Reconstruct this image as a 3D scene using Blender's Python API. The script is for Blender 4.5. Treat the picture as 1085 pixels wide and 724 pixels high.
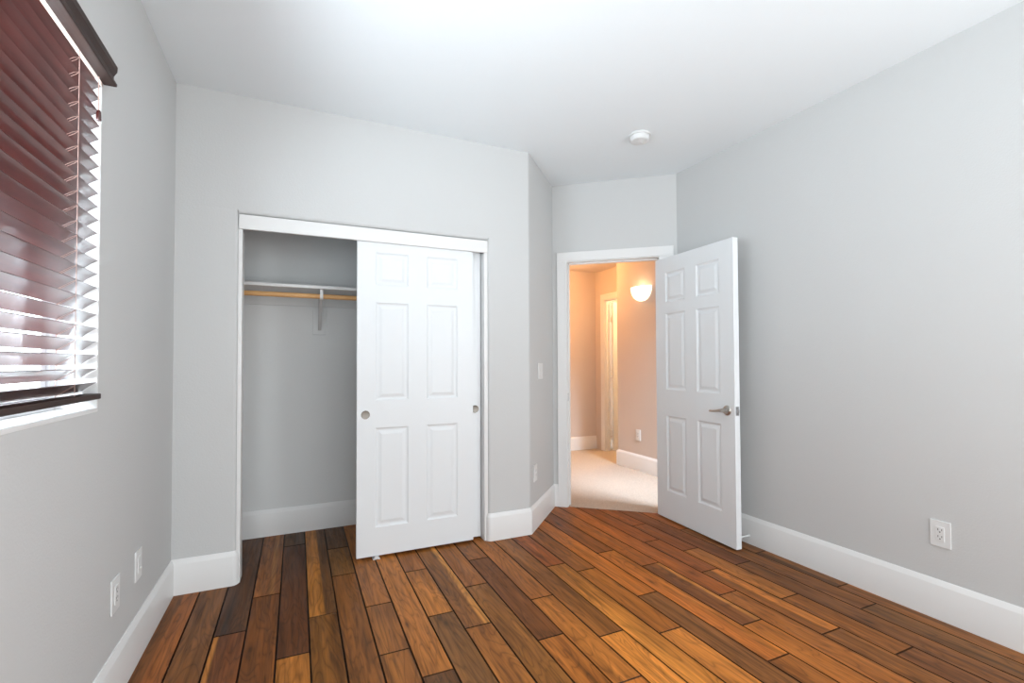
import bpy, bmesh, math, random
from mathutils import Vector, Matrix
random.seed(7)
for o in list(bpy.data.objects):
    bpy.data.objects.remove(o, do_unlink=True)
scene = bpy.context.scene
COL = scene.collection
PI = math.pi

# ------------------------------------------------------------------ camera
YAW, PITCH, ROLL, FPX, PY, CAMZ = math.radians(24.384), math.radians(1.19), math.radians(-0.223), 502.53, 11.22, 1.22
cd = bpy.data.cameras.new('camera'); cam = bpy.data.objects.new('camera', cd); COL.objects.link(cam)
fw = Vector((math.sin(YAW) * math.cos(PITCH), math.cos(YAW) * math.cos(PITCH), math.sin(PITCH)))
r0 = Vector((math.cos(YAW), -math.sin(YAW), 0)); u0 = r0.cross(fw)
rr = math.cos(ROLL) * r0 + math.sin(ROLL) * u0
uu = -math.sin(ROLL) * r0 + math.cos(ROLL) * u0
cam.matrix_world = Matrix(((rr.x, uu.x, -fw.x, 0), (rr.y, uu.y, -fw.y, 0), (rr.z, uu.z, -fw.z, CAMZ), (0, 0, 0, 1)))
cd.sensor_fit = 'HORIZONTAL'; cd.sensor_width = 36.0
cd.lens = FPX / 1085 * 36.0; cd.shift_y = PY / 1085; cd.clip_start = 0.02
scene.camera = cam

# ------------------------------------------------------------------ exposure, world, large lights
vs = scene.view_settings
vs.view_transform = 'Standard'; vs.look = 'None'; vs.gamma = 1.0; vs.use_curve_mapping = False
vs.exposure = 0.16
w = bpy.data.worlds.new('sky'); scene.world = w; w.use_nodes = True
bg = w.node_tree.nodes['Background']
bg.inputs[0].default_value = (0.86, 0.94, 1.0, 1); bg.inputs[1].default_value = 5.0

def area(name, loc, direction, sx, sy, power, color, portal=False):
    l = bpy.data.lights.new(name, 'AREA'); l.shape = 'RECTANGLE'; l.size = sx; l.size_y = sy
    l.energy = power; l.color = color
    o = bpy.data.objects.new(name, l); COL.objects.link(o); o.location = loc
    o.rotation_euler = Vector(direction).to_track_quat('-Z', 'Y').to_euler()
    if portal: l.cycles.is_portal = True
    return o
# unseen fill light added behind the camera to brighten the room
area('rear_fill_light', (1.1, -0.92, 1.25), (0.0, 1, 0.0), 3.2, 2.0, 43, (0.94, 0.97, 1.0))
# added unseen fill: one light at each rear corner, one aimed at the ceiling
area('left_fill_light', (-0.52, -0.50, 1.45), (1.0, 0.65, -0.05), 0.7, 1.3, 22, (0.88, 0.96, 1.0))
area('right_fill_light', (2.68, -0.50, 1.45), (-1.0, 0.65, 0.0), 0.7, 1.3, 30, (0.94, 0.97, 1.0))
fl_ = area('bounce_fill_light', (0.75, -0.35, 0.75), (-0.05, 0.20, 1), 1.2, 0.9, 4, (0.90, 0.97, 1.0)); fl_.data.spread = math.radians(150)
# daylight entering the blind-covered window on the left
area('side_window_light', (-1.05, 1.25, 1.75), (1, 0, -0.05), 1.6, 1.3, 135, (0.80, 0.91, 1.0))
# daylight reaching the hall carpet from a room further along the hall
hl_ = area('hall_daylight', (3.22, 2.35, 1.95), (-0.33, 1.75, -1.95), 0.35, 0.35, 18, (0.74, 0.87, 1.0)); hl_.data.spread = math.radians(75)

# ------------------------------------------------------------------ materials
def mat(name, color, rough=0.5, metal=0.0, bump=0.0, bscale=200.0, spec=0.5, coat=0.0, var=0.0):
    m = bpy.data.materials.new(name); m.use_nodes = True
    nt = m.node_tree; b = nt.nodes['Principled BSDF']
    b.inputs['Base Color'].default_value = (*color, 1); b.inputs['Roughness'].default_value = rough
    b.inputs['Metallic'].default_value = metal; b.inputs['Specular IOR Level'].default_value = spec
    b.inputs['Coat Weight'].default_value = coat
    tc = nt.nodes.new('ShaderNodeTexCoord')
    n = nt.nodes.new('ShaderNodeTexNoise'); n.inputs['Scale'].default_value = bscale; n.inputs['Detail'].default_value = 3
    nt.links.new(tc.outputs['Object'], n.inputs['Vector'])
    if bump:
        bp = nt.nodes.new('ShaderNodeBump'); bp.inputs['Strength'].default_value = bump; bp.inputs['Distance'].default_value = 0.003
        nt.links.new(n.outputs['Fac'], bp.inputs['Height']); nt.links.new(bp.outputs['Normal'], b.inputs['Normal'])
    if var:
        mx = nt.nodes.new('ShaderNodeMix'); mx.data_type = 'RGBA'
        mx.inputs[6].default_value = (*[c * (1 - var) for c in color], 1); mx.inputs[7].default_value = (*[min(1, c * (1 + var)) for c in color], 1)
        nt.links.new(n.outputs['Fac'], mx.inputs[0]); nt.links.new(mx.outputs[2], b.inputs['Base Color'])
    return m
def srgb(r, g, b):
    f = lambda c: (c / 255 / 12.92) if c <= 10 else (((c / 255) + 0.055) / 1.055) ** 2.4
    return (f(r), f(g), f(b))

M = {}
M['wall'] = mat('wall_paint', (0.605, 0.612, 0.607), 0.75, bump=0.25, bscale=130, spec=0.25)
M['closet'] = mat('lightened_wall_paint', (0.76, 0.775, 0.77), 0.8, bump=0.2, bscale=130, spec=0.2)  # same paint as the walls, lightened to make up for dim closet light
M['ceiling'] = mat('ceiling_paint', (0.83, 0.875, 0.895), 0.85, bump=0.12, bscale=90, spec=0.15)
M['white'] = mat('white_trim_paint', (0.79, 0.79, 0.78), 0.35, spec=0.4, bump=0.02, bscale=60)
M['door'] = mat('white_door_paint', (0.80, 0.83, 0.845), 0.38, spec=0.4, bump=0.04, bscale=80)
M['hallwall'] = mat('hall_paint', (0.63, 0.56, 0.51), 0.8, bump=0.2, bscale=130, spec=0.2)
M['hallceil'] = mat('hall_ceiling_paint', (0.72, 0.66, 0.60), 0.85, spec=0.15, bump=0.1, bscale=90)
M['plastic'] = mat('white_plastic', (0.76, 0.77, 0.765), 0.3, bump=0.01)
M['slot'] = mat('dark_slot', (0.03, 0.03, 0.032), 0.5, bump=0.01)
M['nickel'] = mat('satin_nickel', (0.50, 0.475, 0.44), 0.28, metal=1.0, var=0.05)
M['pull'] = mat('dull_nickel', (0.24, 0.225, 0.20), 0.42, metal=1.0, var=0.05)
M['steel'] = mat('steel_plate', (0.42, 0.42, 0.43), 0.35, metal=1.0, var=0.05)
M['cord'] = mat('blind_cord', (0.42, 0.27, 0.23), 0.8, bump=0.2, bscale=900)
M['cream'] = mat('cream_headrail', (0.44, 0.34, 0.29), 0.45, bump=0.01)
M['bracket'] = mat('bracket_enamel', (0.60, 0.60, 0.59), 0.4, bump=0.01)
M['vinyl'] = mat('window_vinyl', (0.80, 0.82, 0.84), 0.35, bump=0.01)

def wood(name, c1, c2, rough, axis_scale, spec=0.5, coat=0.0):
    m = bpy.data.materials.new(name); m.use_nodes = True; nt = m.node_tree; b = nt.nodes['Principled BSDF']
    tc = nt.nodes.new('ShaderNodeTexCoord'); mp = nt.nodes.new('ShaderNodeMapping'); mp.inputs['Scale'].default_value = axis_scale
    n = nt.nodes.new('ShaderNodeTexNoise'); n.inputs['Scale'].default_value = 1; n.inputs['Detail'].default_value = 5; n.inputs['Distortion'].default_value = 0.6
    rp = nt.nodes.new('ShaderNodeValToRGB'); rp.color_ramp.elements[0].position = 0.3; rp.color_ramp.elements[1].position = 0.7
    rp.color_ramp.elements[0].color = (*c1, 1); rp.color_ramp.elements[1].color = (*c2, 1)
    nt.links.new(tc.outputs['Object'], mp.inputs[0]); nt.links.new(mp.outputs[0], n.inputs['Vector'])
    nt.links.new(n.outputs['Fac'], rp.inputs[0]); nt.links.new(rp.outputs[0], b.inputs['Base Color'])
    b.inputs['Roughness'].default_value = rough; b.inputs['Specular IOR Level'].default_value = spec; b.inputs['Coat Weight'].default_value = coat
    return m
M['blind'] = wood('mahogany_slat', srgb(54, 21, 18), srgb(78, 32, 27), 0.30, (60, 5, 60), spec=0.5, coat=0.85)
M['valance'] = wood('walnut_valance', srgb(42, 26, 21), srgb(58, 38, 31), 0.45, (80, 5, 80), spec=0.3)
M['rod'] = wood('pine_rod', srgb(214, 160, 100), srgb(232, 184, 126), 0.45, (4, 90, 90))

def glass_mat():
    m = bpy.data.materials.new('window_glass'); m.use_nodes = True; nt = m.node_tree
    nt.nodes.remove(nt.nodes['Principled BSDF']); out = nt.nodes['Material Output']
    t = nt.nodes.new('ShaderNodeBsdfTransparent'); g = nt.nodes.new('ShaderNodeBsdfGlossy'); g.inputs['Roughness'].default_value = 0.02
    mx = nt.nodes.new('ShaderNodeMixShader'); mx.inputs[0].default_value = 0.06
    nt.links.new(t.outputs[0], mx.inputs[1]); nt.links.new(g.outputs[0], mx.inputs[2]); nt.links.new(mx.outputs[0], out.inputs[0])
    return m
M['glass'] = glass_mat()

def glow_mat(name, color, strength):
    m = bpy.data.materials.new(name); m.use_nodes = True; b = m.node_tree.nodes['Principled BSDF']
    b.inputs['Base Color'].default_value = (0.9, 0.85, 0.78, 1); b.inputs['Roughness'].default_value = 0.4
    b.inputs['Emission Color'].default_value = (*color, 1); b.inputs['Emission Strength'].default_value = strength
    return m
M['glow'] = glow_mat('lit_frosted_glass', (1.0, 0.84, 0.62), 1.4)

def carpet_mat():
    m = bpy.data.materials.new('beige_carpet'); m.use_nodes = True; nt = m.node_tree; b = nt.nodes['Principled BSDF']
    tc = nt.nodes.new('ShaderNodeTexCoord'); n = nt.nodes.new('ShaderNodeTexNoise'); n.inputs['Scale'].default_value = 160; n.inputs['Detail'].default_value = 4
    rp = nt.nodes.new('ShaderNodeValToRGB'); rp.color_ramp.elements[0].color = (0.38, 0.32, 0.27, 1); rp.color_ramp.elements[1].color = (0.64, 0.56, 0.48, 1)
    rp.color_ramp.elements[0].position = 0.25; rp.color_ramp.elements[1].position = 0.75
    bp = nt.nodes.new('ShaderNodeBump'); bp.inputs['Strength'].default_value = 0.8; bp.inputs['Distance'].default_value = 0.006
    nt.links.new(tc.outputs['Object'], n.inputs['Vector']); nt.links.new(n.outputs['Fac'], rp.inputs[0]); nt.links.new(rp.outputs[0], b.inputs['Base Color'])
    nt.links.new(n.outputs['Fac'], bp.inputs['Height']); nt.links.new(bp.outputs['Normal'], b.inputs['Normal'])
    b.inputs['Roughness'].default_value = 1.0; b.inputs['Specular IOR Level'].default_value = 0.05
    return m
M['carpet'] = carpet_mat()

def plank_mat():
    m = bpy.data.materials.new('walnut_planks'); m.use_nodes = True; nt = m.node_tree; L = nt.links; N = nt.nodes.new
    b = nt.nodes['Principled BSDF']
    col = N('ShaderNodeVertexColor'); col.layer_name = 'tone'
    sd = N('ShaderNodeVertexColor'); sd.layer_name = 'grain'
    tc = N('ShaderNodeTexCoord')
    off = N('ShaderNodeVectorMath'); off.operation = 'MULTIPLY_ADD'; off.inputs[1].default_value = (9, 13, 7)
    L.new(sd.outputs['Color'], off.inputs[0]); L.new(tc.outputs['Object'], off.inputs[2])
    def noise(scale, detail, dist, rough=0.55):
        mp = N('ShaderNodeMapping'); mp.inputs['Scale'].default_value = scale; L.new(off.outputs[0], mp.inputs[0])
        n = N('ShaderNodeTexNoise'); n.inputs['Scale'].default_value = 1; n.inputs['Detail'].default_value = detail
        n.inputs['Distortion'].default_value = dist; n.inputs['Roughness'].default_value = rough; L.new(mp.outputs[0], n.inputs['Vector']); return n
    def ramp(src, stops):
        r = N('ShaderNodeValToRGB'); e = r.color_ramp.elements
        e[0].position, e[1].position = stops[0][0], stops[-1][0]
        e[0].color = (*[stops[0][1]] * 3, 1) if not isinstance(stops[0][1], tuple) else (*stops[0][1], 1)
        e[1].color = (*[stops[-1][1]] * 3, 1) if not isinstance(stops[-1][1], tuple) else (*stops[-1][1], 1)
        for p, c in stops[1:-1]:
            q = e.new(p); q.color = (*c, 1) if isinstance(c, tuple) else (c, c, c, 1)
        L.new(src, r.inputs[0]); return r
    def mul(a, bb, fac=1.0):
        x = N('ShaderNodeMix'); x.data_type = 'RGBA'; x.blend_type = 'MULTIPLY'; x.inputs[0].default_value = fac
        L.new(a, x.inputs[6]); L.new(bb, x.inputs[7]); return x.outputs[2]
    fine = ramp(noise((62, 2.6, 20), 5, 0.5, 0.62).outputs['Fac'], [(0.27, 0.42), (0.5, 0.98), (0.74, 1.32)])
    # cathedral figure: rings of a slow noise
    nz = noise((11, 1.5, 4), 2, 0.9)
    ml = N('ShaderNodeMath'); ml.operation = 'MULTIPLY'; ml.inputs[1].default_value = 9.0; L.new(nz.outputs['Fac'], ml.inputs[0])
    fr = N('ShaderNodeMath'); fr.operation = 'PINGPONG'; fr.inputs[1].default_value = 0.5; L.new(ml.outputs[0], fr.inputs[0])
    fig = ramp(fr.outputs[0], [(0.0, 0.55), (0.14, 0.92), (0.5, 1.12)])
    # slow heartwood / sapwood drift
    slow = ramp(noise((9, 0.9, 3), 2, 0.5).outputs['Fac'], [(0.28, (0.45, 0.40, 0.38)), (0.46, (0.98, 0.97, 0.95)), (0.60, (1.05, 1.04, 1.0)), (0.72, (1.55, 1.50, 1.35))])
    # knots
    mp = N('ShaderNodeMapping'); mp.inputs['Scale'].default_value = (7.5, 2.6, 1); L.new(off.outputs[0], mp.inputs[0])
    v = N('ShaderNodeTexVoronoi'); v.inputs['Scale'].default_value = 1; L.new(mp.outputs[0], v.inputs['Vector'])
    kn = ramp(v.outputs['Distance'], [(0.03, 0.18), (0.09, 0.65), (0.20, 1.0)])
    bold = ramp(noise((26, 1.3, 9), 4, 0.7, 0.6).outputs['Fac'], [(0.30, 0.50), (0.42, 0.92), (0.55, 1.04), (0.72, 1.30)])
    c = mul(col.outputs['Color'], fine.outputs[0], 0.85); c = mul(c, bold.outputs[0], 0.85); c = mul(c, fig.outputs[0], 0.8); c = mul(c, slow.outputs[0], 0.75); c = mul(c, kn.outputs[0], 0.8)
    L.new(c, b.inputs['Base Color'])
    rg = ramp(noise((40, 4, 8), 3, 0.2).outputs['Fac'], [(0.3, 0.36), (0.7, 0.50)]); L.new(rg.outputs[0], b.inputs['Roughness'])
    bp = N('ShaderNodeBump'); bp.inputs['Strength'].default_value = 0.12; bp.inputs['Distance'].default_value = 0.001
    L.new(fine.outputs[0], bp.inputs['Height']); L.new(bp.outputs['Normal'], b.inputs['Normal'])
    b.inputs['Specular IOR Level'].default_value = 0.18
    return m
M['plank'] = plank_mat()

# ------------------------------------------------------------------ helpers
def box(bm, x0, x1, y0, y1, z0, z1, bev=0.0, mx=None, mi=0):
    vs_ = [bm.verts.new(p) for p in ((x0, y0, z0), (x1, y0, z0), (x1, y1, z0), (x0, y1, z0), (x0, y0, z1), (x1, y0, z1), (x1, y1, z1), (x0, y1, z1))]
    fs = [bm.faces.new([vs_[i] for i in f]) for f in ((0, 3, 2, 1), (4, 5, 6, 7), (0, 1, 5, 4), (1, 2, 6, 5), (2, 3, 7, 6), (3, 0, 4, 7))]
    for f in fs: f.material_index = mi
    geo = vs_
    if bev:
        r = bmesh.ops.bevel(bm, geom=list({e for f in fs for e in f.edges}), offset=bev, segments=2, affect='EDGES', profile=0.5)
        geo = list({v for f in r['faces'] for v in f.verts} | {v for v in vs_ if v.is_valid})
    if mx is not None: bmesh.ops.transform(bm, matrix=mx, verts=[v for v in geo if v.is_valid])
    return geo
def prism(bm, pts, z0, z1):
    """vertical prism over a footprint polygon"""
    a = [bm.verts.new((x, y, z0)) for x, y in pts]; b = [bm.verts.new((x, y, z1)) for x, y in pts]
    n = len(pts); bm.faces.new(a[::-1]); bm.faces.new(b)
    for i in range(n): bm.faces.new((a[i], a[(i + 1) % n], b[(i + 1) % n], b[i]))
def sweep(bm, prof, A, B, ax, ay):
    """straight extrusion of a 2-D profile (u,v) from A to B; u along ax, v along ay"""
    A, B, ax, ay = Vector(A), Vector(B), Vector(ax), Vector(ay)
    a = [bm.verts.new(A + ax * p + ay * q) for p, q in prof]; b = [bm.verts.new(B + ax * p + ay * q) for p, q in prof]
    n = len(prof); bm.faces.new(a[::-1]); bm.faces.new(b)
    for i in range(n): bm.faces.new((a[i], a[(i + 1) % n], b[(i + 1) % n], b[i]))
def tube(bm, pts, rad, seg=10):
    pts = [Vector(p) for p in pts]; rings = []
    rads = rad if isinstance(rad, (list, tuple)) else [rad] * len(pts)
    for i, p in enumerate(pts):
        d = (pts[min(i + 1, len(pts) - 1)] - pts[max(i - 1, 0)]).normalized()
        s = d.cross(Vector((0, 0, 1)) if abs(d.z) < 0.9 else Vector((1, 0, 0))).normalized(); t = d.cross(s)
        rings.append([bm.verts.new(p + (s * math.cos(2 * PI * k / seg) + t * math.sin(2 * PI * k / seg)) * rads[i]) for k in range(seg)])
    for a, b in zip(rings, rings[1:]):
        for k in range(seg): bm.faces.new((a[k], a[(k + 1) % seg], b[(k + 1) % seg], b[k]))
    bm.faces.new(rings[0][::-1]); bm.faces.new(rings[-1])
def lathe(bm, prof, mx, seg=32):
    """prof = [(r, h)], turned round local z, then placed by mx"""
    rings = []
    for r, h in prof:
        if r < 1e-6: rings.append([bm.verts.new(mx @ Vector((0, 0, h)))])
        else: rings.append([bm.verts.new(mx @ Vector((r * math.cos(2 * PI * k / seg), r * math.sin(2 * PI * k / seg), h))) for k in range(seg)])
    for a, b in zip(rings, rings[1:]):
        for k in range(seg):
            k2 = (k + 1) % seg
            if len(a) == 1 and len(b) == 1: continue
            if len(a) == 1: bm.faces.new((a[0], b[k], b[k2]))
            elif len(b) == 1: bm.faces.new((a[k], a[k2], b[0]))
            else: bm.faces.new((a[k], a[k2], b[k2], b[k]))
    for rg in (rings[0], rings[-1]):
        if len(rg) > 1: bm.faces.new(rg)
def obj(name, bm, material, parent=None, smooth=0):
    bmesh.ops.recalc_face_normals(bm, faces=bm.faces[:])
    me = bpy.data.meshes.new(name); bm.to_mesh(me); bm.free()
    for m in (material if isinstance(material, (list, tuple)) else [material]): me.materials.append(m)
    o = bpy.data.objects.new(name, me); COL.objects.link(o)
    if parent: o.parent = parent
    if smooth:
        for p in me.polygons: p.use_smooth = True
        if smooth < 180: me.set_sharp_from_angle(angle=math.radians(smooth))
    return o
def thing(name, label, cat, loc=(0, 0, 0), rz=0.0, group=None):
    o = bpy.data.objects.new(name, None); COL.objects.link(o); o.empty_display_size = 0.1
    o.location = loc; o.rotation_euler = (0, 0, rz)
    o['label'] = label; o['category'] = cat
    if group: o['group'] = group
    return o
def tag(o, label, cat, group=None):
    o['label'] = label; o['category'] = cat
    if group: o['group'] = group
    return o
def struct(o, label=None, cat=None):
    o['kind'] = 'structure'
    if label: o['label'] = label
    if cat: o['category'] = cat
    return o
def BM(): return bmesh.new()

# ------------------------------------------------------------------ plan of the room
XL, YF, XR, YC = -0.5983, 3.0338, 2.7668, 3.7817        # left wall, closet wall, right wall, closet back
YB = -0.95                                               # wall behind the camera
HC = 2.7263                                              # ceiling
OC = Vector((1.5115, YF))                                # outer corner
UJ = Vector((math.cos(0.814), math.sin(0.814)))          # along the short angled wall
IC = OC + UJ * 0.6919                                    # inner corner
CC = Vector((XR, IC.y - (XR - IC.x) * math.tan(0.688)))  # corner by the door
UD = (CC - IC).normalized(); ND = Vector((-UD.y, UD.x))  # along the door wall, into the hall
NJ = Vector((-UJ.y, UJ.x))                               # into the closet
if ND.y < 0: ND = -ND
LD = (CC - IC).length
def dw(s, d=0.0): return IC + UD * s + ND * d            # point on the door wall
WY0, WY1, WZ0, WZ1 = 0.55, 1.992, 1.062, 2.235           # window opening
CX0, CX1, CZ = -0.303, 1.197, 2.062                      # closet opening
DS0, DS1, DZ = 0.125, 0.868, 2.062                       # bedroom door opening on the door wall
HH = 2.474                                               # hall ceiling
HX, HY, HDX = 3.47, 5.60, 3.83                           # hall: lamp wall, far wall, wall with a door

# floor of real planks: joints and tones per board row
P0, PW = -0.204, 0.13
rows = {
 -4: [(9, (120, 74, 44))], -3: [(2.0, (128, 80, 48)), (-9, (118, 70, 42))], -2: [(1.6, (108, 72, 46)), (-9, (125, 80, 46))],
 -1: [(2.495, (82, 54, 38)), (1.55, (112, 68, 42)), (-9, (100, 66, 42))],
 0: [(2.82, (120, 78, 50)), (1.4, (106, 66, 38)), (-9, (126, 80, 46))],
 1: [(3.51, (80, 56, 38)), (2.2, (82, 50, 32)), (1.2, (146, 98, 54)), (-9, (100, 64, 40))],
 2: [(2.49, (158, 108, 56)), (1.5, (112, 76, 42)), (-9, (130, 84, 48))],
 3: [(3.34, (84, 60, 44)), (2.91, (110, 78, 48)), (1.45, (116, 76, 44)), (-9, (140, 90, 52))],
 4: [(2.48, (142, 94, 56)), (2.05, (132, 88, 52)), (1.2, (148, 100, 58)), (-9, (110, 72, 44))],
 5: [(1.84, (156, 104, 60)), (0.9, (92, 64, 46)), (-9, (130, 84, 50))],
 6: [(2.79, (136, 88, 50)), (2.26, (158, 106, 58)), (1.3, (110, 78, 52)), (-9, (140, 90, 50))],
 7: [(2.09, (122, 82, 50)), (1.3, (138, 92, 54)), (-9, (110, 74, 46))],
 8: [(2.47, (132, 86, 50)), (1.2, (124, 85, 50)), (-9, (150, 96, 54))],
 9: [(2.79, (122, 80, 50)), (1.87, (102, 64, 38)), (1.0, (150, 96, 52)), (-9, (120, 78, 46))],
 10: [(2.2, (136, 88, 50)), (1.495, (150, 98, 54)), (-9, (156, 98, 54))],
 11: [(1.78, (118, 78, 46)), (0.9, (176, 118, 64)), (-9, (130, 84, 48))],
 12: [(2.51, (128, 74, 42)), (1.1, (178, 122, 66)), (-9, (140, 90, 52))],
 13: [(2.38, (122, 78, 46)), (1.69, (138, 88, 46)), (0.7, (168, 112, 62)), (-9, (130, 84, 48))],
 14: [(2.0, (158, 98, 50)), (0.9, (112, 76, 50)), (-9, (140, 90, 52))],
 15: [(2.55, (110, 66, 40)), (1.35, (152, 94, 50)), (-9, (130, 84, 48))],
 16: [(2.28, (138, 84, 46)), (1.58, (112, 72, 46)), (-9, (140, 90, 50))],
 17: [(1.83, (134, 80, 44)), (-9, (136, 88, 52))],
 18: [(2.57, (118, 68, 38)), (2.07, (126, 76, 44)), (1.38, (118, 76, 44)), (-9, (108, 72, 46))],
 19: [(2.86, (126, 74, 42)), (2.35, (112, 68, 42)), (1.67, (132, 88, 52)), (1.16, (126, 82, 48)), (-9, (104, 68, 46))],
 20: [(2.06, (106, 66, 42)), (0.8, (108, 72, 48)), (-9, (120, 78, 46))],
 21: [(2.65, (140, 88, 52)), (1.44, (112, 74, 48)), (-9, (104, 72, 48))],
 22: [(2.13, (112, 74, 46)), (1.63, (114, 76, 48)), (-9, (126, 84, 52))],
 23: [(1.2, (120, 78, 46)), (-9, (110, 72, 44))],
}
# light sapwood and dark heartwood bands running along some boards: (row, joint) -> from, to, tone
STREAKS = {(18, 1.38): (0.52, 0.94, (164, 106, 60)), (7, 2.09): (0.80, 1.0, (186, 132, 80)), (2, 2.49): (0.62, 1.0, (92, 62, 40)), (-1, 1.55): (0.0, 0.12, (166, 112, 64)),
           (16, 1.58): (0.84, 1.0, (176, 122, 72)), (0, 2.82): (0.62, 0.74, (150, 104, 70)), (22, 1.63): (0.0, 0.3, (84, 56, 38)), (19, 1.67): (0.0, 0.35, (156, 102, 56)),
           (12, 1.1): (0.55, 1.0, (160, 106, 56)), (15, 1.35): (0.7, 1.0, (176, 112, 58)), (-3, 2.0): (0.0, 0.4, (108, 68, 42)), (4, 1.2): (0.5, 1.0, (132, 86, 50))}
rows[-4] = [(-9, (120, 74, 44))]
bm = BM(); tone = bm.loops.layers.float_color.new('tone'); grain = bm.loops.layers.float_color.new('grain')
def paint(f, c, g):
    for lp in f.loops: lp[tone] = (*c, 1); lp[grain] = (*g, 1)
Y_TOP, Y_BOT = 4.2, YB - 0.02
for i, segs in rows.items():
    xa, xb = P0 + PW * i, P0 + PW * (i + 1)
    top = Y_TOP
    for yj, c in segs:
        bot = max(yj, Y_BOT)
        g = (random.random(), random.random(), random.random())
        lin = srgb(*c); lin = (lin[0] * 1.32, lin[1] * 1.12, lin[2] * 0.66); dk = tuple(v * 0.16 for v in lin)
        gp, bv, dz = 0.0015, 0.0026, 0.0030
        o_ = [bm.verts.new((x, y, -dz)) for x, y in ((xa + gp, bot + gp), (xb - gp, bot + gp), (xb - gp, top - gp), (xa + gp, top - gp))]
        i_ = [bm.verts.new((x, y, 0)) for x, y in ((xa + gp + bv, bot + gp + bv), (xb - gp - bv, bot + gp + bv), (xb - gp - bv, top - gp - bv), (xa + gp + bv, top - gp - bv))]
        d_ = [bm.verts.new((v.co.x, v.co.y, -0.01)) for v in o_]
        st_ = STREAKS.get((i, yj))
        if st_:
            fa, fb, sc = st_; sl = srgb(*sc); sl = (sl[0] * 1.22, sl[1] * 1.07, sl[2] * 0.64)
            fr_ = [(0.0, lin if fa > 0 else sl)] + ([(max(fa - 0.08, 0.01), lin), (fa, sl)] if fa > 0 else []) + ([(fb, sl), (min(fb + 0.08, 0.99), lin)] if fb < 1 else []) + [(1.0, lin if fb < 1 else sl)]
            lo_, hi_ = i_[0], i_[1]
            cols = []
            for k, (f_, c_) in enumerate(fr_):
                if k == 0: cols.append((i_[0], i_[3], c_))
                elif k == len(fr_) - 1: cols.append((i_[1], i_[2], c_))
                else:
                    x = i_[0].co.x + f_ * (i_[1].co.x - i_[0].co.x)
                    cols.append((bm.verts.new((x, i_[0].co.y, 0)), bm.verts.new((x, i_[3].co.y, 0)), c_))
            for (v0, v1, ca), (v2, v3, cb) in zip(cols, cols[1:]):
                fc = bm.faces.new((v0, v2, v3, v1))
                for lp, c_ in zip(fc.loops, (ca, cb, cb, ca)): lp[tone] = (*c_, 1); lp[grain] = (*g, 1)
        else:
            paint(bm.faces.new(i_), lin, g)
        for k in range(4):
            paint(bm.faces.new((o_[k], o_[(k + 1) % 4], i_[(k + 1) % 4], i_[k])), dk, g)
            paint(bm.faces.new((d_[k], d_[(k + 1) % 4], o_[(k + 1) % 4], o_[k])), dk, g)
        top = bot
f = bm.faces.new([bm.verts.new(p) for p in ((P0 - PW * 4, Y_BOT, -0.0075), (P0 + PW * 24, Y_BOT, -0.0075), (P0 + PW * 24, Y_TOP, -0.0075), (P0 - PW * 4, Y_TOP, -0.0075))])
paint(f, (0.006, 0.004, 0.003), (0, 0, 0))
E0 = dw(0, 0.012)
bmesh.ops.bisect_plane(bm, geom=bm.verts[:] + bm.edges[:] + bm.faces[:], plane_co=(E0.x, E0.y, 0), plane_no=(ND.x, ND.y, 0), clear_outer=True)
me = bpy.data.meshes.new('floor'); bm.to_mesh(me); bm.free(); me.materials.append(M['plank'])
fl = bpy.data.objects.new('floor', me); COL.objects.link(fl); struct(fl, 'walnut plank floor of the bedroom and closet', 'floor')

# hall carpet
a0, a1 = dw(-0.2, 0.013), dw(LD + 0.35, 0.013)
bm = BM(); prism(bm, [(a0.x, a0.y), (a1.x, a1.y), (5.2, a1.y), (5.2, 6.3), (a0.x, 6.3)], -0.02, 0.004)
struct(obj('floor_hall', bm, M['carpet']), 'beige carpet in the hall beyond the open door', 'carpet')

# ceilings
bm = BM(); prism(bm, [(XL - 0.15, YB - 0.1), (XR + 0.12, YB - 0.1), (XR + 0.12, CC.y + 0.02), (dw(LD, 0.06).x, dw(LD, 0.06).y), (dw(0, 0.06).x, dw(0, 0.06).y), (1.9, YC + 0.1), (XL - 0.15, YC + 0.1)], HC, HC + 0.1)
struct(obj('ceiling', bm, M['ceiling']), 'white bedroom ceiling', 'ceiling')
b0, b1 = dw(-0.25, 0.12), dw(LD + 0.3, 0.12)
bm = BM(); prism(bm, [(b0.x, b0.y), (b1.x, b1.y), (3.0, 1.6), (5.2, 1.6), (5.2, 6.3), (b0.x, 6.3)], HH, HH + 0.1)
struct(obj('ceiling_hall', bm, M['hallceil']), 'warm lit hall ceiling', 'ceiling')

# ------------------------------------------------------------------ walls
TH = 0.14
bm = BM()
for y0, y1, z0, z1 in ((YB - 0.1, WY0, 0, HC), (WY1, YC + 0.12, 0, HC), (WY0, WY1, 0, WZ0), (WY0, WY1, WZ1, HC)):
    box(bm, XL - TH, XL, y0, y1, z0, z1)
struct(obj('wall_left', bm, M['wall']), 'grey left wall with the window', 'wall')
bm = BM(); box(bm, XL, XR, YB - 0.1, YB, 0, HC)
struct(obj('wall_rear', bm, M['wall']))
bm = BM(); q0, q1 = dw(LD + 0.02, 0.10), Vector((XR + 0.12, CC.y - 0.04))
prism(bm, [(XR, YB - 0.1), (XR + 0.12, YB - 0.1), (XR + 0.12, CC.y + 0.03), (XR + 0.02, CC.y + 0.02), (XR, CC.y)], 0, HC)
struct(obj('wall_right', bm, M['wall']), 'plain grey right wall', 'wall')

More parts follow.
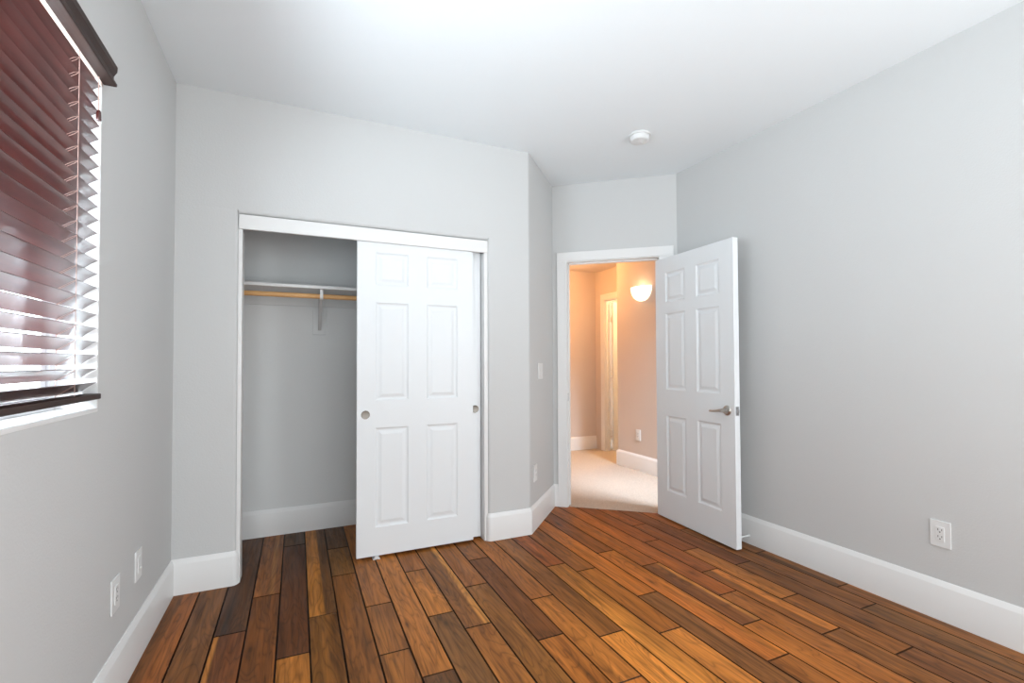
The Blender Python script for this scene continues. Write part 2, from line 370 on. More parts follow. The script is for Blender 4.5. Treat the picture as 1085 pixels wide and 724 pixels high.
def arc(cx, cy, r, a0, a1, n=5):
    return [(cx + r * math.cos(a0 + (a1 - a0) * k / n), cy + r * math.sin(a0 + (a1 - a0) * k / n)) for k in range(n + 1)]
WT = 0.11                                                # closet wall thickness
R = 0.018
bm = BM()
ZT = CZ + R
prism(bm, [(XL, YF)] + arc(CX0 - R, YF + R, R, -PI / 2, 0) + [(CX0, YF + WT), (XL, YF + WT)], 0, ZT)
# right pier with rounded corner to the opening and eased outer corner
e = 0.010
ee = OC + UJ * e
outer = [(OC.x - e, OC.y), (OC.x - e * 0.2, OC.y + e * 0.08), (ee.x, ee.y), tuple(OC + UJ * 0.05), tuple(OC + UJ * 0.05 + NJ * 0.08), (1.45, YF + WT)]
prism(bm, [(CX1, YF + WT)] + arc(CX1 + R, YF + R, R, PI, 1.5 * PI) + outer, 0, ZT)
prism(bm, [(XL, YF + WT), (XL, YF)] + outer, ZT, HC)
sweep(bm, [(R, ZT), (WT, ZT), (WT, CZ)] + [(R + R * math.cos(t), ZT + R * math.sin(t)) for t in [1.5 * PI - k * PI / 10 for k in range(6)]], (CX0, YF, 0), (CX1, YF, 0), (0, 1, 0), (0, 0, 1))
struct(obj('wall_closet', bm, M['wall'], smooth=40), 'grey wall around the closet opening', 'wall')
bm = BM()
s0, s1 = OC + UJ * 0.05, IC
prism(bm, [tuple(s0), tuple(s1), tuple(IC + UJ * 0.10), tuple(IC + UJ * 0.10 + NJ * 0.08), tuple(s0 + NJ * 0.08)], 0, HC)
struct(obj('wall_jog', bm, M['wall']), 'short angled grey wall with the light switch', 'wall')
bm = BM()
def dwbox(bm, sa, sb, d0, d1, z0, z1, bev=0.0):
    mx = Matrix(((UD.x, ND.x, 0, IC.x), (UD.y, ND.y, 0, IC.y), (0, 0, 1, 0), (0, 0, 0, 1)))
    return box(bm, sa, sb, d0, d1, z0, z1, bev, mx)
dwbox(bm, 0.0, DS0 - 0.018, 0, 0.12, 0, HC); dwbox(bm, DS1 + 0.018, LD, 0, 0.12, 0, HC); dwbox(bm, DS0 - 0.018, DS1 + 0.018, 0, 0.12, DZ + 0.018, HC)
struct(obj('wall_door', bm, M['wall']), 'angled grey wall around the open bedroom door', 'wall')
# closet interior
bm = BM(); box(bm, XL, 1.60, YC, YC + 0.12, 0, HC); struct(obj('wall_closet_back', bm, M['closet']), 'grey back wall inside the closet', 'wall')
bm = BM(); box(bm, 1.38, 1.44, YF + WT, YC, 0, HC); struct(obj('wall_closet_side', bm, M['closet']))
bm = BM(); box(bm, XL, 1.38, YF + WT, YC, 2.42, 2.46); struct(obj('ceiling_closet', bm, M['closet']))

# hall walls
HT = HC
bm = BM(); h0 = dw(-0.14, 0.12); box(bm, h0.x - 0.1, h0.x, h0.y, HY, 0, HH); struct(obj('wall_hall_left', bm, M['hallwall']))
bm = BM(); box(bm, h0.x - 0.1, HDX, HY, HY + 0.1, 0, HH); struct(obj('wall_hall_end', bm, M['hallwall']), 'orange lit wall at the end of the hall', 'wall')
HD0, HD1, HDZ = 4.72, 5.36, 2.05                          # hall door opening
bm = BM(); box(bm, HDX, HDX + 0.066, HD1 + 0.018, HY + 0.1, 0, HH); box(bm, HDX, HDX + 0.066, 4.60, HD0 - 0.018, 0, HH); box(bm, HDX, HDX + 0.066, HD0 - 0.018, HD1 + 0.018, HDZ + 0.018, HH)
struct(obj('wall_hall_door', bm, M['hallwall']), 'hall wall around the far doorway', 'wall')
bm = BM(); box(bm, HX, HDX, 3.30, 4.62, 0, HH); struct(obj('wall_hall_lamp', bm, M['hallwall']), 'beige hall wall carrying the wall lamp', 'wall')
bm = BM(); box(bm, XR + 0.12, 4.3, 1.6, 1.7, 0, HH); box(bm, 4.2, 4.3, 1.7, 3.30, 0, HH); box(bm, HDX, 4.3, 3.30, 3.40, 0, HH)
struct(obj('wall_hall_near', bm, M['hallwall']))
bm = BM(); box(bm, HDX + 0.066, 5.2, 6.2, 6.3, 0, HH); box(bm, 5.1, 5.2, 4.5, 6.2, 0, HH); box(bm, HDX + 0.066, 5.2, 4.5, 4.6, 0, HH)
struct(obj('wall_far_room', bm, M['hallwall']))

# ------------------------------------------------------------------ trim
BT, BH = 0.015, 0.184
BPROF = [(0, 0), (BT, 0), (BT, BH - 0.026), (BT - 0.0015, BH - 0.022), (BT - 0.009, BH - 0.005), (BT - 0.0115, BH), (0, BH)]
def base_run(bm, pts, prof=BPROF, closed=False):
    """baseboard along a polyline; the room lies to the right of the direction of travel; corners mitred"""
    P = [Vector(p) for p in pts]; rings = []
    for i, p in enumerate(P):
        def nrm(a, b): d = (b - a).normalized(); return Vector((d.y, -d.x))
        if i == 0: n = nrm(P[0], P[1]); k = 1
        elif i == len(P) - 1: n = nrm(P[-2], P[-1]); k = 1
        else:
            n1, n2 = nrm(P[i - 1], p), nrm(p, P[i + 1]); n = (n1 + n2).normalized(); k = 1 / max(0.3, n.dot(n1))
        rings.append([bm.verts.new((p.x + n.x * u * k, p.y + n.y * u * k, v)) for u, v in prof])
    m = len(prof)
    for a, b in zip(rings, rings[1:]):
        for j in range(m): bm.faces.new((a[j], a[(j + 1) % m], b[(j + 1) % m], b[j]))
    bm.faces.new(rings[0][::-1]); bm.faces.new(rings[-1])
bm = BM(); base_run(bm, [(XL, YB), (XL, YF)] + arc(CX0 - R, YF + R, R, -PI / 2, 0, 6) + [(CX0, YF + 0.02)])
struct(obj('baseboard_left', bm, M['white'], smooth=35), 'tall white baseboard along the left wall to the closet', 'baseboard')
cs = dw(0.045)
bm = BM(); base_run(bm, [(CX1 + 0.002, YF + 0.02)] + arc(CX1 + R, YF + R, R, PI, 1.5 * PI, 6) + [tuple(OC), tuple(IC), tuple(cs)])
struct(obj('baseboard_jog', bm, M['white'], smooth=35), 'white baseboard between closet and bedroom door', 'baseboard')
bm = BM(); base_run(bm, [tuple(dw(LD - 0.012)), tuple(CC), (XR, YB)])
struct(obj('baseboard_right', bm, M['white'], smooth=35), 'long white baseboard on the right wall', 'baseboard')
bm = BM(); base_run(bm, [(XL, YC), (1.38, YC)])
struct(obj('baseboard_closet', bm, M['white'], smooth=35), 'white baseboard at the back of the closet', 'baseboard')
bm = BM(); base_run(bm, [(h0.x, HY), (HDX, HY)])
struct(obj('baseboard_hall_end', bm, M['white'], smooth=35), 'white baseboard on the orange end wall of the hall', 'baseboard')
bm = BM(); base_run(bm, [(HDX - 0.2, 4.62), (HX, 4.62), (HX, 3.31)])
struct(obj('baseboard_hall_lamp', bm, M['white'], smooth=35), 'white baseboard under the hall wall lamp', 'baseboard')

# closet fascia and side jambs
bm = BM(); box(bm, CX0 + 0.002, CX1 - 0.002, YF + 0.004, YF + 0.024, 1.975, 2.057, 0.002)
struct(obj('trim_1', bm, M['white']), 'white header board over the sliding closet doors', 'trim')
bm = BM(); box(bm, CX0, -0.283, YF + 0.012, YF + WT + 0.01, 0, 1.975, 0.002)
struct(obj('trim_2', bm, M['white']), 'white jamb strip at the open end of the closet', 'trim')
bm = BM(); box(bm, 1.171, CX1, YF + 0.012, YF + WT + 0.01, 0, 1.975, 0.002)
struct(obj('trim_3', bm, M['white']), 'white jamb strip beside the closed end of the closet', 'trim')

# bedroom door frame: jambs, stop and casing
bm = BM()
dwbox(bm, DS0 - 0.018, DS0, -0.004, 0.124, 0, DZ); dwbox(bm, DS1, DS1 + 0.018, -0.004, 0.124, 0, DZ); dwbox(bm, DS0 - 0.018, DS1 + 0.018, -0.004, 0.124, DZ, DZ + 0.018)
dwbox(bm, DS0, DS0 + 0.011, 0.045, 0.08, 0.004, DZ); dwbox(bm, DS1 - 0.011, DS1, 0.045, 0.08, 0.004, DZ); dwbox(bm, DS0, DS1, 0.045, 0.08, DZ - 0.011, DZ)
fr = struct(obj('trim_4', bm, M['white']), 'white door frame and casing of the bedroom doorway', 'door frame')
bm = BM()
c0, c1, cw = DS0 - 0.006, DS1 + 0.006, 0.078
dwbox(bm, c0 - cw, c0, -0.018, -0.001, 0, DZ + 0.006, 0.002); dwbox(bm, c1, c1 + cw + 0.03, -0.018, -0.001, 0, DZ + 0.006, 0.002)
dwbox(bm, c0 - cw, c1 + cw + 0.03, -0.0185, -0.001, DZ + 0.006, DZ + 0.006 + cw, 0.002)
obj('door_casing', bm, M['white'], fr)
bm = BM(); dwbox(bm, DS0 - 0.003, DS0 + 0.0015, 0.006, 0.034, 0.885, 0.955, 0.0005)
o = obj('strike_plate', bm, M['steel'], fr); o['label'] = 'steel strike plate in the white jamb'

# ------------------------------------------------------------------ six panel doors
def panel_face(bm, w, z0, z1, t, cols, rws, y, sgn):
    """one moulded face at depth y; sgn = -1 faces local -y"""
    xs = sorted({0, w} | {c for q in cols for c in q}); zs = sorted({z0, z1} | {c for q in rws for c in q})
    ring = [(0.0, 0.0), (0.004, 0.0030), (0.010, 0.0072), (0.017, 0.0080), (0.024, 0.0072), (0.040, 0.0020), (0.043, 0.0016)]
    for xa, xb in zip(xs, xs[1:]):
        for za, zb in zip(zs, zs[1:]):
            if (xa, xb) in cols and (za, zb) in rws:
                prev = None
                for d, dep in ring:
                    q = [bm.verts.new((x, y - sgn * dep, z)) for x, z in ((xa + d, za + d), (xb - d, za + d), (xb - d, zb - d), (xa + d, zb - d))]
                    if prev:
                        for k in range(4): bm.faces.new((prev[k], prev[(k + 1) % 4], q[(k + 1) % 4], q[k]))
                    prev = q
                bm.faces.new(prev)
            else:
                bm.faces.new([bm.verts.new((x, y, z)) for x, z in ((xa, za), (xb, za), (xb, zb), (xa, zb))])
def six_panel(w, z0, z1, t, cols, rws):
    bm = BM(); panel_face(bm, w, z0, z1, t, cols, rws, 0, -1); panel_face(bm, w, z0, z1, t, cols, rws, t, 1)
    for q in (((0, 0, z0), (0, t, z0), (0, t, z1), (0, 0, z1)), ((w, 0, z0), (w, t, z0), (w, t, z1), (w, 0, z1)),
              ((0, 0, z0), (w, 0, z0), (w, t, z0), (0, t, z0)), ((0, 0, z1), (w, 0, z1), (w, t, z1), (0, t, z1))):
        bm.faces.new([bm.verts.new(p) for p in q])
    bmesh.ops.remove_doubles(bm, verts=bm.verts[:], dist=0.00005)
    return bm
COLS = [(0.110, 0.318), (0.437, 0.648)]; ROWS = [(0.191, 0.811), (0.980, 1.598), (1.708, 1.916)]
def pull(parent, x, z, y):
    bm = BM(); mx = Matrix.Translation((x, y, z)) @ Matrix.Rotation(PI / 2, 4, 'X')
    lathe(bm, [(0.0, 0.0008), (0.019, 0.0008), (0.0215, 0.0012), (0.0235, 0.0026), (0.0255, 0.0022), (0.0265, 0.0002), (0.0265, -0.001)], mx, 32)
    o = obj('finger_pull', bm, M['pull'], parent, smooth=50); o['label'] = 'round satin nickel finger pull'
DW_, DT = 0.757, 0.034
for nm, lab, x, y, px in (('sliding_closet_door', 'front white six-panel sliding closet door with round pull at left', 0.337, YF + 0.028, 0.0515),
                          ('sliding_closet_door', 'rear white sliding closet door, only its right edge and pull showing', 0.408, YF + 0.070, 0.716)):
    t = thing(nm, lab, 'sliding door', (x, y, 0), 0, 'sliding closet doors')
    obj('door_panel', six_panel(DW_, 0.017, 1.995, DT, COLS, ROWS), M['door'], t)
    pull(t, px, 0.895, -0.0005)

# bedroom door, swung open against the right wall
A = Vector((2.6105, 2.972)); B = Vector((2.5655, 2.193)); ud = (B - A).normalized(); wd = (B - A).length; DTH = 0.042
# local x runs from hinge to latch, local y into the door's thickness (towards the right wall)
rz = math.atan2(ud.y, ud.x)
d1 = thing('door_1', 'white six-panel bedroom door standing open against the right wall', 'door', (A.x, A.y, 0), rz)
d1['kind'] = 'structure'
cD = [(0.118, 0.333), (0.446, 0.661)]; rD = [(0.224, 0.802), (1.003, 1.591), (1.678, 1.909)]
obj('door_panel', six_panel(wd, 0.012, 2.024, DTH, cD, rD), M['door'], d1)
def lever(parent, x, z, side):
    # side = -1: visible face (local y = 0), +1: face against the wall
    y0 = 0 if side < 0 else DTH
    bm = BM(); mx = Matrix.Translation((x, y0, z)) @ Matrix.Rotation(PI / 2 if side < 0 else -PI / 2, 4, 'X')
    lathe(bm, [(0.0, 0.0), (0.033, 0.0), (0.033, 0.004), (0.030, 0.009), (0.022, 0.012), (0.014, 0.014), (0.012, 0.024), (0.0125, 0.046), (0.0115, 0.052), (0, 0.053)], mx, 36)
    h = obj('lever_handle', bm, M['nickel'], parent, smooth=45); h['label'] = 'satin nickel lever handle'
    bm = BM(); ya = y0 + side * 0.044
    tube(bm, [(x + 0.004, ya, z), (x - 0.02, ya, z - 0.001), (x - 0.05, ya - side * 0.002, z - 0.006), (x - 0.085, ya - side * 0.003, z - 0.010), (x - 0.112, ya - side * 0.003, z - 0.011), (x - 0.117, ya - side * 0.003, z - 0.011)], [0.0105, 0.0105, 0.0085, 0.0072, 0.0072, 0.0045], 14)
    obj('lever', bm, M['nickel'], h, smooth=60)
lever(d1, wd - 0.062, 0.897, -1); lever(d1, wd - 0.062, 0.897, 1)
bm = BM(); box(bm, wd - 0.001, wd + 0.0015, 0.008, 0.034, 0.868, 0.926, 0.0005); box(bm, wd + 0.0015, wd + 0.011, 0.014, 0.028, 0.886, 0.908, 0.002)
o = obj('latch_plate', bm, M['steel'], d1); o['label'] = 'steel latch plate in the door edge'
for z in (0.2, 1.05, 1.86):
    bm = BM(); tube(bm, [(-0.007, DTH - 0.004, z - 0.045), (-0.007, DTH - 0.004, z + 0.045)], 0.006, 10); box(bm, -0.0015, 0.0005, 0.006, DTH - 0.004, z - 0.044, z + 0.044)
    o = obj('hinge', bm, M['nickel'], d1); o['label'] = 'satin nickel hinge'

# hall door, open into the far room, and its frame
bm = BM(); t_ = 0.011
box(bm, HDX - 0.004, HDX + 0.070, HD1, HD1 + 0.018, 0, HDZ); box(bm, HDX - 0.004, HDX + 0.070, HD0 - 0.018, HD0, 0, HDZ); box(bm, HDX - 0.004, HDX + 0.070, HD0 - 0.018, HD1 + 0.018, HDZ, HDZ + 0.018)
box(bm, HDX + 0.012, HDX + 0.032, HD1 - 0.011, HD1, 0.004, HDZ)
fr2 = struct(obj('trim_5', bm, M['white']), 'white frame of the far doorway at the end of the hall', 'door frame')
bm = BM(); box(bm, HDX - 0.018, HDX - 0.001, HD1 + 0.006, HD1 + 0.09, 0, HDZ + 0.006, 0.002); box(bm, HDX - 0.018, HDX - 0.001, HD0 - 0.09, HD0 - 0.006, 0, HDZ + 0.006, 0.002); box(bm, HDX - 0.0185, HDX - 0.001, HD0 - 0.09, HD1 + 0.09, HDZ + 0.006, HDZ + 0.09, 0.002)
obj('door_casing', bm, M['white'], fr2)
d2 = thing('door_2', 'white panelled door open in the lit far doorway of the hall', 'door', (HDX + 0.096, HD1 - 0.047, 0), 0); d2['kind'] = 'structure'
obj('door_panel', six_panel(0.62, 0.014, 2.03, 0.035, [(0.10, 0.26), (0.36, 0.52)], rD), M['door'], d2)
for z in (0.25, 1.05, 1.80):
    bm = BM(); tube(bm, [(-0.008, 0.030, z - 0.045), (-0.008, 0.030, z + 0.045)], 0.007, 10); box(bm, -0.026, 0.0, 0.034, 0.0365, z - 0.045, z + 0.045)
    obj('hinge', bm, M['white'], d2)

# ------------------------------------------------------------------ window
bm = BM(); box(bm, XL - 0.105, XL + 0.001, WY0, WY1, WZ0 - 0.001, WZ0 + 0.012, 0.002); struct(obj('trim_6', bm, M['white']), 'white sill under the window blind', 'window sill')
bm = BM(); box(bm, XL - 0.105, XL + 0.0005, WY1 - 0.008, WY1 + 0.001, WZ0 + 0.012, WZ1); box(bm, XL - 0.105, XL + 0.0005, WY0 - 0.001, WY0 + 0.008, WZ0 + 0.012, WZ1); box(bm, XL - 0.105, XL + 0.0005, WY0, WY1, WZ1 - 0.008, WZ1 + 0.001)
struct(obj('trim_7', bm, M['white']), 'white reveal around the window opening', 'trim')
win = thing('window_1', 'bright window behind the dark red wooden blind', 'window', (XL - 0.12, (WY0 + WY1) / 2, WZ0)); win['kind'] = 'structure'
hw, hz = (WY1 - WY0) / 2, WZ1 - WZ0
bm = BM()
for y0, y1, z0, z1 in ((-hw, hw, 0.0, 0.05), (-hw, hw, hz - 0.05, hz), (-hw, -hw + 0.045, 0.05, hz - 0.05), (hw - 0.045, hw, 0.05, hz - 0.05), (-0.025, 0.025, 0.05, hz - 0.05)):
    box(bm, -0.03, 0.015, y0, y1, z0, z1, 0.003)
obj('window_frame', bm, M['vinyl'], win)
bm = BM()
for ya, yb in ((-hw + 0.045, -0.025), (0.025, hw - 0.045)):
    for y0, y1, z0, z1 in ((ya, yb, 0.05, 0.085), (ya, yb, hz - 0.085, hz - 0.05), (ya, ya + 0.035, 0.085, hz - 0.085), (yb - 0.035, yb, 0.085, hz - 0.085)):
        box(bm, -0.022, 0.006, y0, y1, z0, z1, 0.003)
obj('window_sash', bm, M['vinyl'], win)
bm = BM(); box(bm, -0.012, -0.008, -hw + 0.07, -0.05, 0.08, hz - 0.08); box(bm, -0.012, -0.008, 0.05, hw - 0.07, 0.08, hz - 0.08); obj('window_glass', bm, M['glass'], win)

# ------------------------------------------------------------------ wooden blind
bl = thing('window_blind', 'dark red wooden venetian blind lowered over the left window', 'blind', (XL, (WY0 + WY1) / 2, WZ0))
BY0, BY1 = -0.700, 0.704
tilt = math.radians(37.5); ct, st = math.cos(tilt), math.sin(tilt); SW = 0.050
bm = BM()
def slat_profile(n=6, th=0.0028):
    top, bot = [], []
    for k in range(n + 1):
        s = k / n; crown = 0.0022 * (1 - (2 * s - 1) ** 2)
        # s = 0 at the room edge (high), s = 1 at the window edge (low)
        px, pz = -s * SW * ct, -s * SW * st
        nx, nz = -st, ct
        top.append((px + nx * (crown + th / 2), pz + nz * (crown + th / 2))); bot.append((px + nx * (crown - th / 2), pz + nz * (crown - th / 2)))
    return top + bot[::-1]
SP = slat_profile()
slat_z = [1.158 - WZ0 + 0.0447 * k for k in range(23)]
for z in slat_z:
    dx = random.uniform(-0.0015, 0.0015)
    sweep(bm, [(p - 0.002 + dx, q + z) for p, q in SP], (0, BY0 + random.uniform(-0.002, 0.002), 0), (0, BY1 + 0.006 + random.uniform(-0.002, 0.003), 0), (1, 0, 0), (0, 0, 1))
obj('slats', bm, M['blind'], bl, smooth=30)
bm = BM(); box(bm, -0.040, 0.012, BY0, BY1 + 0.008, 1.104 - WZ0, 1.122 - WZ0, 0.003); obj('bottom_rail', bm, M['valance'], bl)
bm = BM(); box(bm, -0.056, -0.002, BY0, BY1 + 0.006, 2.166 - WZ0, 2.212 - WZ0, 0.002); o = obj('headrail', bm, M['cream'], bl); o['label'] = 'cream headrail'
VP = [(0, 2.158), (0.034, 2.158), (0.036, 2.161), (0.036, 2.168), (0.031, 2.171), (0.031, 2.176), (0.027, 2.180), (0.027, 2.192), (0.031, 2.200), (0.036, 2.208), (0.037, 2.226), (0.033, 2.231), (0, 2.231)]
bm = BM(); sweep(bm, [(p + 0.001, q - WZ0) for p, q in VP], (0, -0.74, 0), (0, 0.732, 0), (1, 0, 0), (0, 0, 1)); o = obj('valance', bm, M['valance'], bl); o['label'] = 'moulded dark brown valance board'
bm = BM(); box(bm, -0.004, 0.0008, 0.712, 0.728, 2.146 - WZ0, 2.2 - WZ0, 0.001); obj('valance_clip', bm, M['cream'], bl)
for y in (0.538, -0.01, -0.56):
    bm = BM(); xo = -SW * ct - 0.003
    tube(bm, [(0.001, y, 0.045), (0.001, y, 1.108)], 0.0009, 6); tube(bm, [(xo, y, 0.045), (xo, y, 1.108)], 0.0009, 6)
    for z in slat_z:
        for dy in (-0.006, 0.006): tube(bm, [(0.001, y + dy * 0.2, z - 0.0035), (-0.01, y + dy, z - 0.011), (xo + 0.008, y + dy, z - SW * st + 0.002), (xo, y + dy * 0.2, z - SW * st - 0.003)], 0.0007, 5)
    obj('ladder_cord', bm, M['cord'], bl)
bm = BM(); tube(bm, [(0.003, 0.682, 0.985), (0.003, 0.682, 1.106)], 0.0016, 6); lc = obj('lift_cord', bm, M['cord'], bl)
bm = BM(); lathe(bm, [(0, 0), (0.006, 0.0), (0.0075, 0.004), (0.0065, 0.030), (0.004, 0.036), (0, 0.037)], Matrix.Translation((0.004, 0.682, 0.950)), 14); obj('tassel', bm, M['blind'], lc, smooth=50)

# ------------------------------------------------------------------ closet fittings
sh = thing('closet_shelf', 'white shelf board with grey wall cleat high in the closet', 'shelf', (0.4, YC, 1.74))
bm = BM(); box(bm, XL - 0.4 + 0.002, 0.975, -0.335, -0.001, -0.020, 0.0, 0.001); obj('shelf_board', bm, M['white'], sh)
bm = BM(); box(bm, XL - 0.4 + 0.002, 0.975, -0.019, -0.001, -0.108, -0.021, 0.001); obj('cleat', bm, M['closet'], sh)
bm = BM(); tube(bm, [(XL + 0.001, 3.482, 1.672), (1.378, 3.482, 1.672)], 0.0165, 20)
tag(obj('hanging_rod', bm, M['rod'], smooth=40), 'round pale wooden hanging rod below the closet shelf', 'closet rod')
br = thing('shelf_bracket', 'white metal bracket holding closet shelf and hanging rod', 'bracket', (0.150, YC, 1.719))
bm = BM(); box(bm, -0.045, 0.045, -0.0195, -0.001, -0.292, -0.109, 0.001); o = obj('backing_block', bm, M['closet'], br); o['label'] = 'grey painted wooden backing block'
bm = BM(); box(bm, -0.010, 0.010, -0.0235, -0.0197, -0.255, -0.002, 0.0008); box(bm, -0.010, 0.010, -0.315, -0.0197, -0.006, -0.0015, 0.0008); obj('bracket_plate', bm, M['bracket'], br)
bm = BM(); pr = [(-0.024, -0.250), (-0.10, -0.175), (-0.20, -0.095), (-0.282, -0.060), (-0.288, -0.066), (-0.20, -0.103), (-0.10, -0.184), (-0.024, -0.262)]
for q0, q1, q2, q3 in [(0, 1, 6, 7), (1, 2, 5, 6), (2, 3, 4, 5)]:
    a4 = [bm.verts.new((-0.011, *pr[j])) for j in (q0, q1, q2, q3)]; b4 = [bm.verts.new((0.011, *pr[j])) for j in (q0, q1, q2, q3)]
    bm.faces.new(a4); bm.faces.new(b4[::-1])
    for j in range(4): bm.faces.new((a4[j], a4[(j + 1) % 4], b4[(j + 1) % 4], b4[j]))
obj('brace', bm, M['bracket'], br)
bm = BM(); hk = []
for k in range(13):
    a_ = PI * (-0.02 - k / 12 * 1.04)
    hk.append((-0.2998 + 0.0195 * math.cos(a_), -0.047 + 0.0195 * math.sin(a_)))
for k in range(12):
    (y0, z0), (y1, z1) = hk[k], hk[k + 1]
    cy_, cz_ = -0.2998, -0.047
    f_ = lambda y, z, s: (cy_ + (y - cy_) * s, cz_ + (z - cz_) * s)
    q = [f_(y0, z0, 0.93), f_(y0, z0, 1.1), f_(y1, z1, 1.1), f_(y1, z1, 0.93)]
    a4 = [bm.verts.new((-0.010, *p)) for p in q]; b4 = [bm.verts.new((0.010, *p)) for p in q]
    bm.faces.new(a4); bm.faces.new(b4[::-1])
    for j in range(4): bm.faces.new((a4[j], a4[(j + 1) % 4], b4[(j + 1) % 4], b4[j]))
box(bm, -0.010, 0.010, -0.3215, -0.3175, -0.047, -0.002, 0.0005)
obj('rod_hook', bm, M['white'], br)
bm = BM()
box(bm, -0.022, 0.022, -0.012, 0.062, 0.0, 0.004, 0.001); box(bm, -0.012, 0.012, -0.012, -0.004, 0.0, 0.020, 0.001); box(bm, -0.012, 0.012, 0.040, 0.048, 0.0, 0.020, 0.001)
tube(bm, [(0.016, -0.006, 0.003), (0.016, -0.006, 0.006)], 0.004, 10)
o = tag(obj('door_guide', bm, M['plastic']), 'small white plastic floor guide under the sliding closet door', 'door guide'); o.location = (0.455, YF + 0.020, 0)

# ------------------------------------------------------------------ wall plates
def plate(kind, label, cat, loc, rz, w=0.080, h=0.122, group=None):
    """local x across the plate, local -y out of the wall"""
    t = thing(kind, label, cat, loc, rz, group)
    bm = BM(); box(bm, -w / 2, w / 2, -0.006, -0.0003, -h / 2, h / 2, 0.0016); obj('cover_plate', bm, M['plastic'], t)
    return t
def outlet(label, loc, rz, w=0.080):
    t = plate('electrical_outlet', label, 'outlet', loc, rz, w, group='electrical outlets low on the walls')
    bm = BM(); box(bm, -0.0165, 0.0165, -0.0085, -0.0055, -0.033, 0.033, 0.0008); s = obj('socket', bm, M['plastic'], t)
    bm = BM()
    for zc in (0.016, -0.016):
        box(bm, -0.0085, -0.0060, -0.0089, -0.0080, zc + 0.000, zc + 0.009); box(bm, 0.0060, 0.0085, -0.0089, -0.0080, zc + 0.000, zc + 0.009); box(bm, -0.0025, 0.0025, -0.0089, -0.0080, zc - 0.009, zc - 0.004)
    o = obj('slots', bm, M['slot'], s); o['label'] = 'dark socket slots'
    return t
outlet('white electrical outlet low on the right wall', (XR, 1.2185, 0.402), -PI / 2)
outlet('white electrical outlet on the left wall, nearer of its two wall plates', (XL, 2.174, 0.384), PI / 2, 0.082)
tj = plate('cable_jack_plate', 'white cable jack plate on the left wall, nearer the closet corner', 'wall plate', (XL, 2.447, 0.387), PI / 2, 0.082)
bm = BM(); box(bm, -0.0165, 0.0165, -0.0085, -0.0055, -0.033, 0.033, 0.0008); s = obj('insert', bm, M['plastic'], tj)
bm = BM(); lathe(bm, [(0.0, 0.0), (0.005, 0.0), (0.005, 0.006), (0, 0.006)], Matrix.Translation((0, -0.0085, -0.014)) @ Matrix.Rotation(PI / 2, 4, 'X'), 12); obj('jack', bm, M['plastic'], s)
aj = math.atan2(UJ.y, UJ.x)
pj = OC + UJ * 0.283
ts = plate('light_switch', 'white rocker light switch on the short angled wall', 'switch', (pj.x, pj.y, 1.149), aj, 0.118, 0.122)
for xx in (-0.023, 0.023):
    bm = BM(); box(bm, xx - 0.0165, xx + 0.0165, -0.0080, -0.0055, -0.033, 0.033, 0.0008); box(bm, xx - 0.014, xx + 0.014, -0.0098, -0.0075, -0.030, 0.002, 0.001); obj('rocker', bm, M['plastic'], ts)
pj = OC + UJ * 0.128
outlet('white electrical outlet low on the short angled wall', (pj.x, pj.y, 0.404), aj)
outlet('white electrical outlet on the hall wall below the lamp', (HX, 4.250, 0.400), -PI / 2)

# ------------------------------------------------------------------ smoke detector
sd = thing('smoke_detector', 'round white smoke detector on the ceiling', 'smoke detector', (2.068, 2.492, HC))
bm = BM(); lathe(bm, [(0, 0), (0.070, 0), (0.070, -0.010), (0.066, -0.012), (0, -0.012)], Matrix(), 40); obj('base', bm, M['plastic'], sd, smooth=40)
bm = BM(); lathe(bm, [(0, -0.012), (0.060, -0.012), (0.063, -0.015), (0.0615, -0.038), (0.0585, -0.0425), (0.052, -0.0445), (0.030, -0.0452), (0, -0.046)], Matrix(), 40); cv = obj('cover', bm, M['plastic'], sd, smooth=40)
bm = BM()
for k in range(3): box(bm, -0.030 + 0.004 * k, 0.012, -0.030 + 0.014 * k, -0.026 + 0.014 * k, -0.0475, -0.0450, 0.0008)
obj('vent', bm, M['plastic'], cv)
bm = BM(); lathe(bm, [(0, 0), (0.010, 0), (0.010, -0.003), (0, -0.0035)], Matrix.Translation((0.034, 0.008, -0.045)), 20); obj('test_button', bm, M['plastic'], cv, smooth=40)

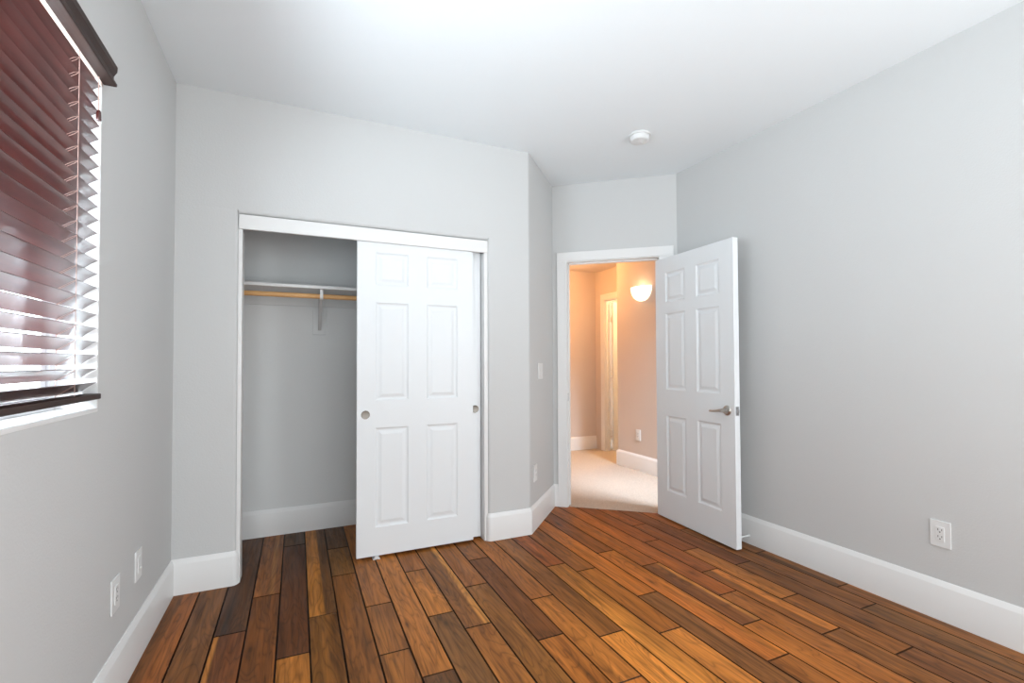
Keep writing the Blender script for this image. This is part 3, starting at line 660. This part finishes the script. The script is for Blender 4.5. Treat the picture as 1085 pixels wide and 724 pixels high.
# ------------------------------------------------------------------ hall wall lamp
wl = thing('wall_lamp', 'glowing half-bowl wall lamp in the hall', 'wall lamp', (HX, 4.160, 1.960), -PI / 2)
bm = BM(); NU, NV = 24, 12; hwid, hdep, hht = 0.155, 0.105, 0.155
rings = []
for j in range(NV + 1):
    a_ = j / NV * PI / 2; sc = math.cos(a_) ** 0.85; z = 0.08 - hht * math.sin(a_)
    rings.append([bm.verts.new((hwid * sc * math.cos(PI * k / NU), -0.001 - hdep * sc * math.sin(PI * k / NU), z)) for k in range(NU + 1)])
for a4, b4 in zip(rings, rings[1:]):
    for k in range(NU): bm.faces.new((a4[k], a4[k + 1], b4[k + 1], b4[k]))
bmesh.ops.remove_doubles(bm, verts=bm.verts[:], dist=0.0003)
o = obj('glass_bowl', bm, M['glow'], wl, smooth=80)
bm = BM(); box(bm, -0.05, 0.05, -0.012, -0.0005, 0.0, 0.07, 0.002); obj('back_plate', bm, M['cream'], wl)
l = bpy.data.lights.new('lamp_bulb', 'POINT'); l.energy = 0.3; l.color = (1.0, 0.62, 0.32); l.shadow_soft_size = 0.03
lo = bpy.data.objects.new('lamp_bulb', l); COL.objects.link(lo); lo.parent = wl; lo.location = (0, -0.06, 0.10)
# added warm fill for the hall, and the far room's lamp, both unseen
for nm, loc, e_, c_ in (('hall_fill_light', (2.95, 4.95, 2.33), 27, (1.0, 0.46, 0.15)), ('far_room_light', (4.55, 4.95, 2.3), 40, (1.0, 0.66, 0.30))):
    l = bpy.data.lights.new(nm, 'POINT'); l.energy = e_; l.color = c_; l.shadow_soft_size = 0.08
    lo = bpy.data.objects.new(nm, l); COL.objects.link(lo); lo.location = loc

# ------------------------------------------------------------------ door stop on the right baseboard
ds = thing('door_stop', 'small white door stop on the right baseboard behind the open door', 'door stop', (XR - BT, 2.255, 0.055))
bm = BM(); lathe(bm, [(0, 0), (0.011, 0), (0.011, 0.003), (0.005, 0.006), (0.0045, 0.07), (0, 0.07)], Matrix.Rotation(-PI / 2, 4, 'Y'), 16); obj('stop_rod', bm, M['plastic'], ds, smooth=40)
bm = BM(); lathe(bm, [(0, 0.068), (0.008, 0.068), (0.009, 0.080), (0.006, 0.084), (0, 0.084)], Matrix.Rotation(-PI / 2, 4, 'Y'), 16); obj('rubber_tip', bm, M['plastic'], ds, smooth=40)
